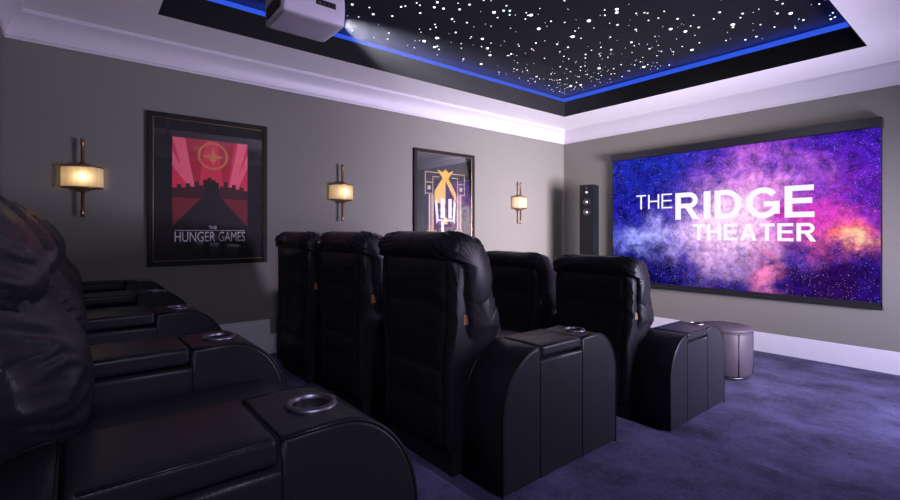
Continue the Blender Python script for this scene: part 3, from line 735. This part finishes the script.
bm = bmesh.new(); tube(bm, [(0, 0, 0.155), (0, 0, 0.45), (0, 0, SZ-2.29)], 0.018, 14); lathe(bm, [(0, SZ-2.29-0.012), (0.06, SZ-2.29-0.012), (0.06, SZ-2.29), (0, SZ-2.29)], 24); lathe(bm, [(0, 0.152), (0.06, 0.152), (0.06, 0.165), (0, 0.165)], 24)
link('ceiling_mount', new_mesh('ceiling_mount', bm, M_pj), pj)
bl = bpy.data.lights.new('projector_beam', 'SPOT'); bl.energy = 70; bl.color = (0.90, 0.90, 1.0); bl.spot_size = math.radians(46); bl.spot_blend = 0.35; bl.shadow_soft_size = 0.02
bo = bpy.data.objects.new('projector_beam', bl); C.objects.link(bo); bo.parent = pj; bo.location = (0.02, 0.172, 0.078)
bo.rotation_euler = Vector((0.0, 4.6, -1.15)).to_track_quat('-Z', 'Y').to_euler()
# dusty air that catches the beam just in front of the lens
M_haze = bpy.data.materials.new('dusty_air'); t = NT(M_haze); t.n.remove(t.bsdf())
sp_ = t.new('ShaderNodeSeparateXYZ'); t.l.new(t.obj(), sp_.inputs[0])
hz = t.noise(t.obj(), 3.0, 3)
dn = t.math('MULTIPLY', t.math('SUBTRACT', 1.0, t.math('DIVIDE', sp_.outputs[1], 2.0), clamp=True), t.math('MULTIPLY_ADD', hz.outputs[0], 0.34, 0.05))
vsn = t.new('ShaderNodeVolumeScatter'); vsn.inputs['Color'].default_value = (0.95, 0.95, 1, 1); t.l.new(dn, vsn.inputs['Density'])
t.l.new(vsn.outputs[0], t.n['Material Output'].inputs['Volume'])
bm = bmesh.new()
rg = []
for y, sx, z0, z1 in ((0.03, 0.045, -0.06, 0.035), (2.0, 0.62, -0.85, -0.10)):
    rg.append([bm.verts.new(q) for q in ((-sx, y, z0), (sx, y, z0), (sx, y, z1), (-sx, y, z1))])
bm.faces.new(rg[0]); bm.faces.new(rg[1][::-1])
for k in range(4): bm.faces.new((rg[0][k], rg[1][k], rg[1][(k+1) % 4], rg[0][(k+1) % 4]))
hzo = link('beam_haze', new_mesh('beam_haze', bm, M_haze, False), None, (-2.185, 0.875+0.175, 2.29+0.078))
tag(hzo, 'faint dusty light beam spreading from the projector lens', 'light beam'); hzo['kind'] = 'stuff'

# ------------------------------------------------------------------ sconces
def sconce(y, label):
    s = thing('wall_sconce', label, 'wall lamp', (XL, y, 1.69), PI/2, 'bronze wall sconces on the side wall')
    yo = -0.060
    for sg in (1, -1):
        bm = bmesh.new(); c0 = yo-0.005
        if sg > 0: lathe(bm, [(0, 0.085), (0.011, 0.085), (0.011, 0.232), (0.0135, 0.236), (0.0135, 0.280), (0, 0.282)], 14, (0, c0, 0))
        else: lathe(bm, [(0, -0.085), (0.011, -0.085), (0.011, -0.243), (0.0145, -0.245), (0.0145, -0.251), (0.0125, -0.254), (0.0135, -0.262), (0.0135, -0.288), (0, -0.291)], 14, (0, c0, 0))
        link('rod', new_mesh('sconce_rod', bm, M_bronze), s)
    def dshape(w_, d_, n=28):
        return [(w_*math.cos(PI*i/n), yo*0.35 - d_*math.sin(PI*i/n)**0.8) for i in range(n+1)]
    out = dshape(0.124, 0.108)
    bm = bmesh.new(); A = [bm.verts.new((x, y_, -0.075)) for x, y_ in out]; B = [bm.verts.new((x, y_, 0.075)) for x, y_ in out]
    for i in range(len(out)-1): bm.faces.new((A[i], A[i+1], B[i+1], B[i]))
    link('shade', new_mesh('sconce_shade', bm, M_shade), s)
    for sg in (-1, 1):
        bm = bmesh.new(); rs = []
        for k, (sc2, z) in enumerate(((1.03, 0.070), (1.03, 0.078), (0.85, 0.084), (0.45, 0.092), (0.14, 0.108))):
            rs.append([bm.verts.new((x*sc2, -0.06+(y_+0.06)*sc2, sg*z)) for x, y_ in out])
        for A, B in zip(rs, rs[1:]):
            for i in range(len(out)): j = (i+1) % len(out); bm.faces.new((A[i], A[j], B[j], B[i]))
        bm.faces.new(rs[-1]); bm.faces.new(rs[0])
        link('cap', new_mesh('sconce_cap', bm, M_bronze), s)
    bm = bmesh.new(); bx(bm, -0.03, 0.03, -0.012, 0, -0.06, 0.06, bev=0.003); bx(bm, -0.008, 0.008, -0.07, -0.008, -0.068, -0.060)
    link('back_plate', new_mesh('sconce_plate', bm, M_bronze, False), s)
    bm = bmesh.new(); lathe(bm, [(0, -0.03), (0.012, -0.025), (0.016, 0), (0.010, 0.02), (0, 0.03)], 16, (0, -0.062, 0)); link('bulb', new_mesh('bulb', bm, M_bulb), s)
    l = bpy.data.lights.new('sconce_light', 'POINT'); l.energy = 0.42; l.color = (1.0, 0.74, 0.42); l.shadow_soft_size = 0.02
    o = bpy.data.objects.new('sconce_light', l); C.objects.link(o); o.parent = s; o.location = (0, -0.098, 0)
sconce(0.045, 'bronze wall lamp with pleated shade left of the red poster')
sconce(2.10, 'bronze wall lamp with pleated shade between the red poster and the gold picture')
sconce(4.74, 'small bronze wall lamp with pleated shade right of the gold picture, nearest the screen')

# ------------------------------------------------------------------ framed pictures
def frame_me(w_, h_, b, d, m, name):
    bm = bmesh.new()
    bx(bm, -w_/2, -w_/2+b, -d, 0, -h_/2, h_/2, bev=0.004); bx(bm, w_/2-b, w_/2, -d, 0, -h_/2, h_/2, bev=0.004)
    bx(bm, -w_/2+b, w_/2-b, -d, 0, h_/2-b, h_/2, bev=0.004); bx(bm, -w_/2+b, w_/2-b, -d, 0, -h_/2, -h_/2+b, bev=0.004)
    return new_mesh(name, bm, m, False)
M_frame = pmat('black_frame', (0.009, 0.009, 0.009), 0.6, spec=0.2); M_mat = pmat('black_mat_board', (0.012, 0.011, 0.013), 0.8)
def picture(y, label):
    p = thing('framed_picture', label, 'picture', (XL, y, 1.635), PI/2)
    link('frame', frame_me(0.925, 1.24, 0.038, 0.035, M_frame, 'frame'), p)
    link('fillet', frame_me(0.853, 1.168, 0.007, 0.024, M_gold, 'fillet'), p)
    link('mat_board', box_me('mat_board', M_mat, -0.43, 0.43, -0.012, -0.002, -0.585, 0.585), p)
    link('glass', box_me('glass', M_glass, -0.425, 0.425, -0.0215, -0.0195, -0.582, 0.582), p)
    return p
def flat(name, parent, c, polys, y, rough=0.7):
    bm = bmesh.new()
    for pts in polys: prism(bm, pts, y-0.0003, y)
    return link(name, new_mesh(name, bm, c if not isinstance(c, tuple) else pmat(name+'_ink', c, rough), False), parent)
def rect(x0, x1, z0, z1): return [(x0, z0), (x1, z0), (x1, z1), (x0, z1)]
p = picture(0.908, 'framed red poster with gold ring and white title between the first two lamps')
pr = flat('print', p, (0.72, 0.035, 0.085), [rect(-0.289, 0.295, -0.30, 0.437)], -0.0125)
BEAM = pmat('beam_ink', (0.90, 0.16, 0.22), 0.7); DEEP = pmat('deep_red_ink', (0.46, 0.02, 0.045), 0.7)
for q, (m_, pts) in enumerate((
    (DEEP, [(-0.19, 0.437), (-0.04, 0.437), (-0.10, 0.0), (-0.13, 0.0)]), (DEEP, [(0.05, 0.437), (0.19, 0.437), (0.12, 0.0), (0.10, 0.0)]),
    (BEAM, [(-0.289, 0.437), (-0.20, 0.437), (-0.115, -0.02), (-0.165, -0.02)]), (BEAM, [(0.215, 0.437), (0.295, 0.437), (0.175, -0.02), (0.13, -0.02)]),
    (BEAM, [(-0.289, 0.20), (-0.289, 0.32), (-0.10, -0.02), (-0.13, -0.02)]), (BEAM, [(0.295, 0.34), (0.295, 0.22), (0.19, -0.02), (0.15, -0.02)]))):
    flat('light_beam', pr, m_, [pts], -0.0129-0.00010*q)
sky = [(-0.289, -0.30), (0.295, -0.30), (0.295, 0.02)]
hs = [0.02, 0.05, 0.03, 0.07, 0.045, 0.09, 0.05, 0.03, 0.10, 0.12, 0.10, 0.05, 0.08, 0.035, 0.06, 0.025, 0.05, 0.02]
for i, h in enumerate(hs):
    x1 = 0.295-0.584*i/len(hs); x0 = 0.295-0.584*(i+1)/len(hs); sky += [(x1, h), (x0, h)]
flat('skyline', pr, (0.055, 0.006, 0.010), [sky], -0.0136)
flat('ground', pr, (0.20, 0.012, 0.02), [rect(-0.289, 0.295, -0.30, -0.06)], -0.0141)
flat('path', pr, (0.008, 0.004, 0.006), [[(-0.289, -0.30), (0.295, -0.30), (0.06, -0.03), (0.06, 0.08), (-0.05, 0.08), (-0.05, -0.03)]], -0.0146)
bm = bmesh.new()
def annulus(bm, cx, cz, r0, r1, y, n=48):
    A = [bm.verts.new((cx+r0*math.cos(2*PI*k/n), y, cz+r0*math.sin(2*PI*k/n))) for k in range(n)]
    B = [bm.verts.new((cx+r1*math.cos(2*PI*k/n), y, cz+r1*math.sin(2*PI*k/n))) for k in range(n)]
    for k in range(n): bm.faces.new((A[k], A[(k+1) % n], B[(k+1) % n], B[k]))
annulus(bm, 0.015, 0.305, 0.100, 0.118, -0.0140)
prism(bm, [(-0.070, 0.300), (0.000, 0.316), (0.015, 0.385), (0.032, 0.316), (0.100, 0.300), (0.040, 0.282), (0.015, 0.222), (-0.010, 0.282)], -0.0143, -0.0140)
link('emblem', new_mesh('emblem', bm, pmat('emblem_ink', (0.62, 0.20, 0.04), 0.6), False), pr)
M_ink = pmat('pale_ink', (0.88, 0.82, 0.86), 0.7)
link('lettering', text_me('lettering', 'THE', M_ink, -0.02, 0.045, -0.322, -0.292, -0.0150, 0.0005, 0.01), pr)
flat('rule', pr, M_ink, [rect(-0.27, 0.27, -0.334, -0.330)], -0.0150)
link('lettering', text_me('lettering', 'HUNGER', M_ink, -0.272, 0.03, -0.427, -0.342, -0.0150, 0.0005, 0.0), pr)
link('lettering', text_me('lettering', 'GAMES', M_ink, 0.058, 0.272, -0.427, -0.342, -0.0150, 0.0005, 0.0), pr)

p = picture(3.465, 'framed black and gold geometric picture behind the middle-row recliners')
GLD = pmat('gold_ink', (0.50, 0.32, 0.05), 0.5); CRM = pmat('cream_ink', (0.40, 0.32, 0.22), 0.6); WHT = pmat('white_ink', (0.58, 0.54, 0.60), 0.6)
pr = flat('print', p, (0.010, 0.009, 0.016), [rect(-0.33, 0.33, -0.50, 0.46)], -0.0125)
cols = [rect(-0.245, -0.225, -0.45, 0.10), rect(-0.215, -0.205, -0.45, 0.10), rect(-0.195, -0.175, -0.45, 0.10), rect(0.185, 0.205, -0.45, 0.10), rect(0.215, 0.225, -0.45, 0.10), rect(0.235, 0.255, -0.45, 0.10)]
def stroke(pts, w_): # open orthogonal line as thin rectangles
    out = []
    for (a, b), (c, d) in zip(pts, pts[1:]): out.append(rect(min(a, c)-w_/2, max(a, c)+w_/2, min(b, d)-w_/2, max(b, d)+w_/2))
    return out
orn = []
for s in (-1, 1):
    f = lambda L: [(s*a+0.005, b) for a, b in L]
    orn += stroke(f([(0.30, 0.10), (0.30, 0.36), (0.10, 0.36)]), 0.010) + stroke(f([(0.30, 0.24), (0.19, 0.24), (0.19, 0.31), (0.10, 0.31)]), 0.009) + stroke(f([(0.30, 0.11), (0.19, 0.11), (0.19, 0.24)]), 0.008)
    orn += stroke(f([(0.27, -0.33), (0.14, -0.33), (0.14, -0.45), (0.23, -0.45), (0.23, -0.38), (0.18, -0.38)]), 0.010)
    orn += [rect(s*0.245+0.005-0.022, s*0.245+0.005+0.022, 0.155, 0.20)]
flat('ornament', pr, CRM, cols+orn, -0.0132)
flat('gold_fan', pr, GLD, [[(-0.12, 0.40), (-0.04, 0.37), (0.005, 0.41), (0.05, 0.37), (0.13, 0.40), (0.05, 0.30), (0.17, 0.12), (0.17, 0.02), (0.005, 0.27), (0.005, 0.0), (-0.16, 0.0), (-0.16, 0.14), (-0.04, 0.30)]], -0.0132)
flat('gold_fan', pr, GLD, [rect(-0.04, 0.05, -0.40, -0.33), [(-0.03, -0.25), (0.04, -0.25), (0.03, -0.17), (-0.02, -0.17)]], -0.0137)
flat('white_bars', pr, WHT, [[(-0.155, 0.0), (-0.125, 0.06), (-0.10, -0.20), (-0.13, -0.25)], rect(-0.07, -0.005, -0.18, 0.055), rect(0.05, 0.10, -0.18, 0.055), [(0.165, 0.0), (0.135, 0.06), (0.115, -0.20), (0.145, -0.25)], rect(-0.10, 0.12, -0.215, -0.195), rect(-0.06, -0.02, -0.34, -0.22)], -0.0140)
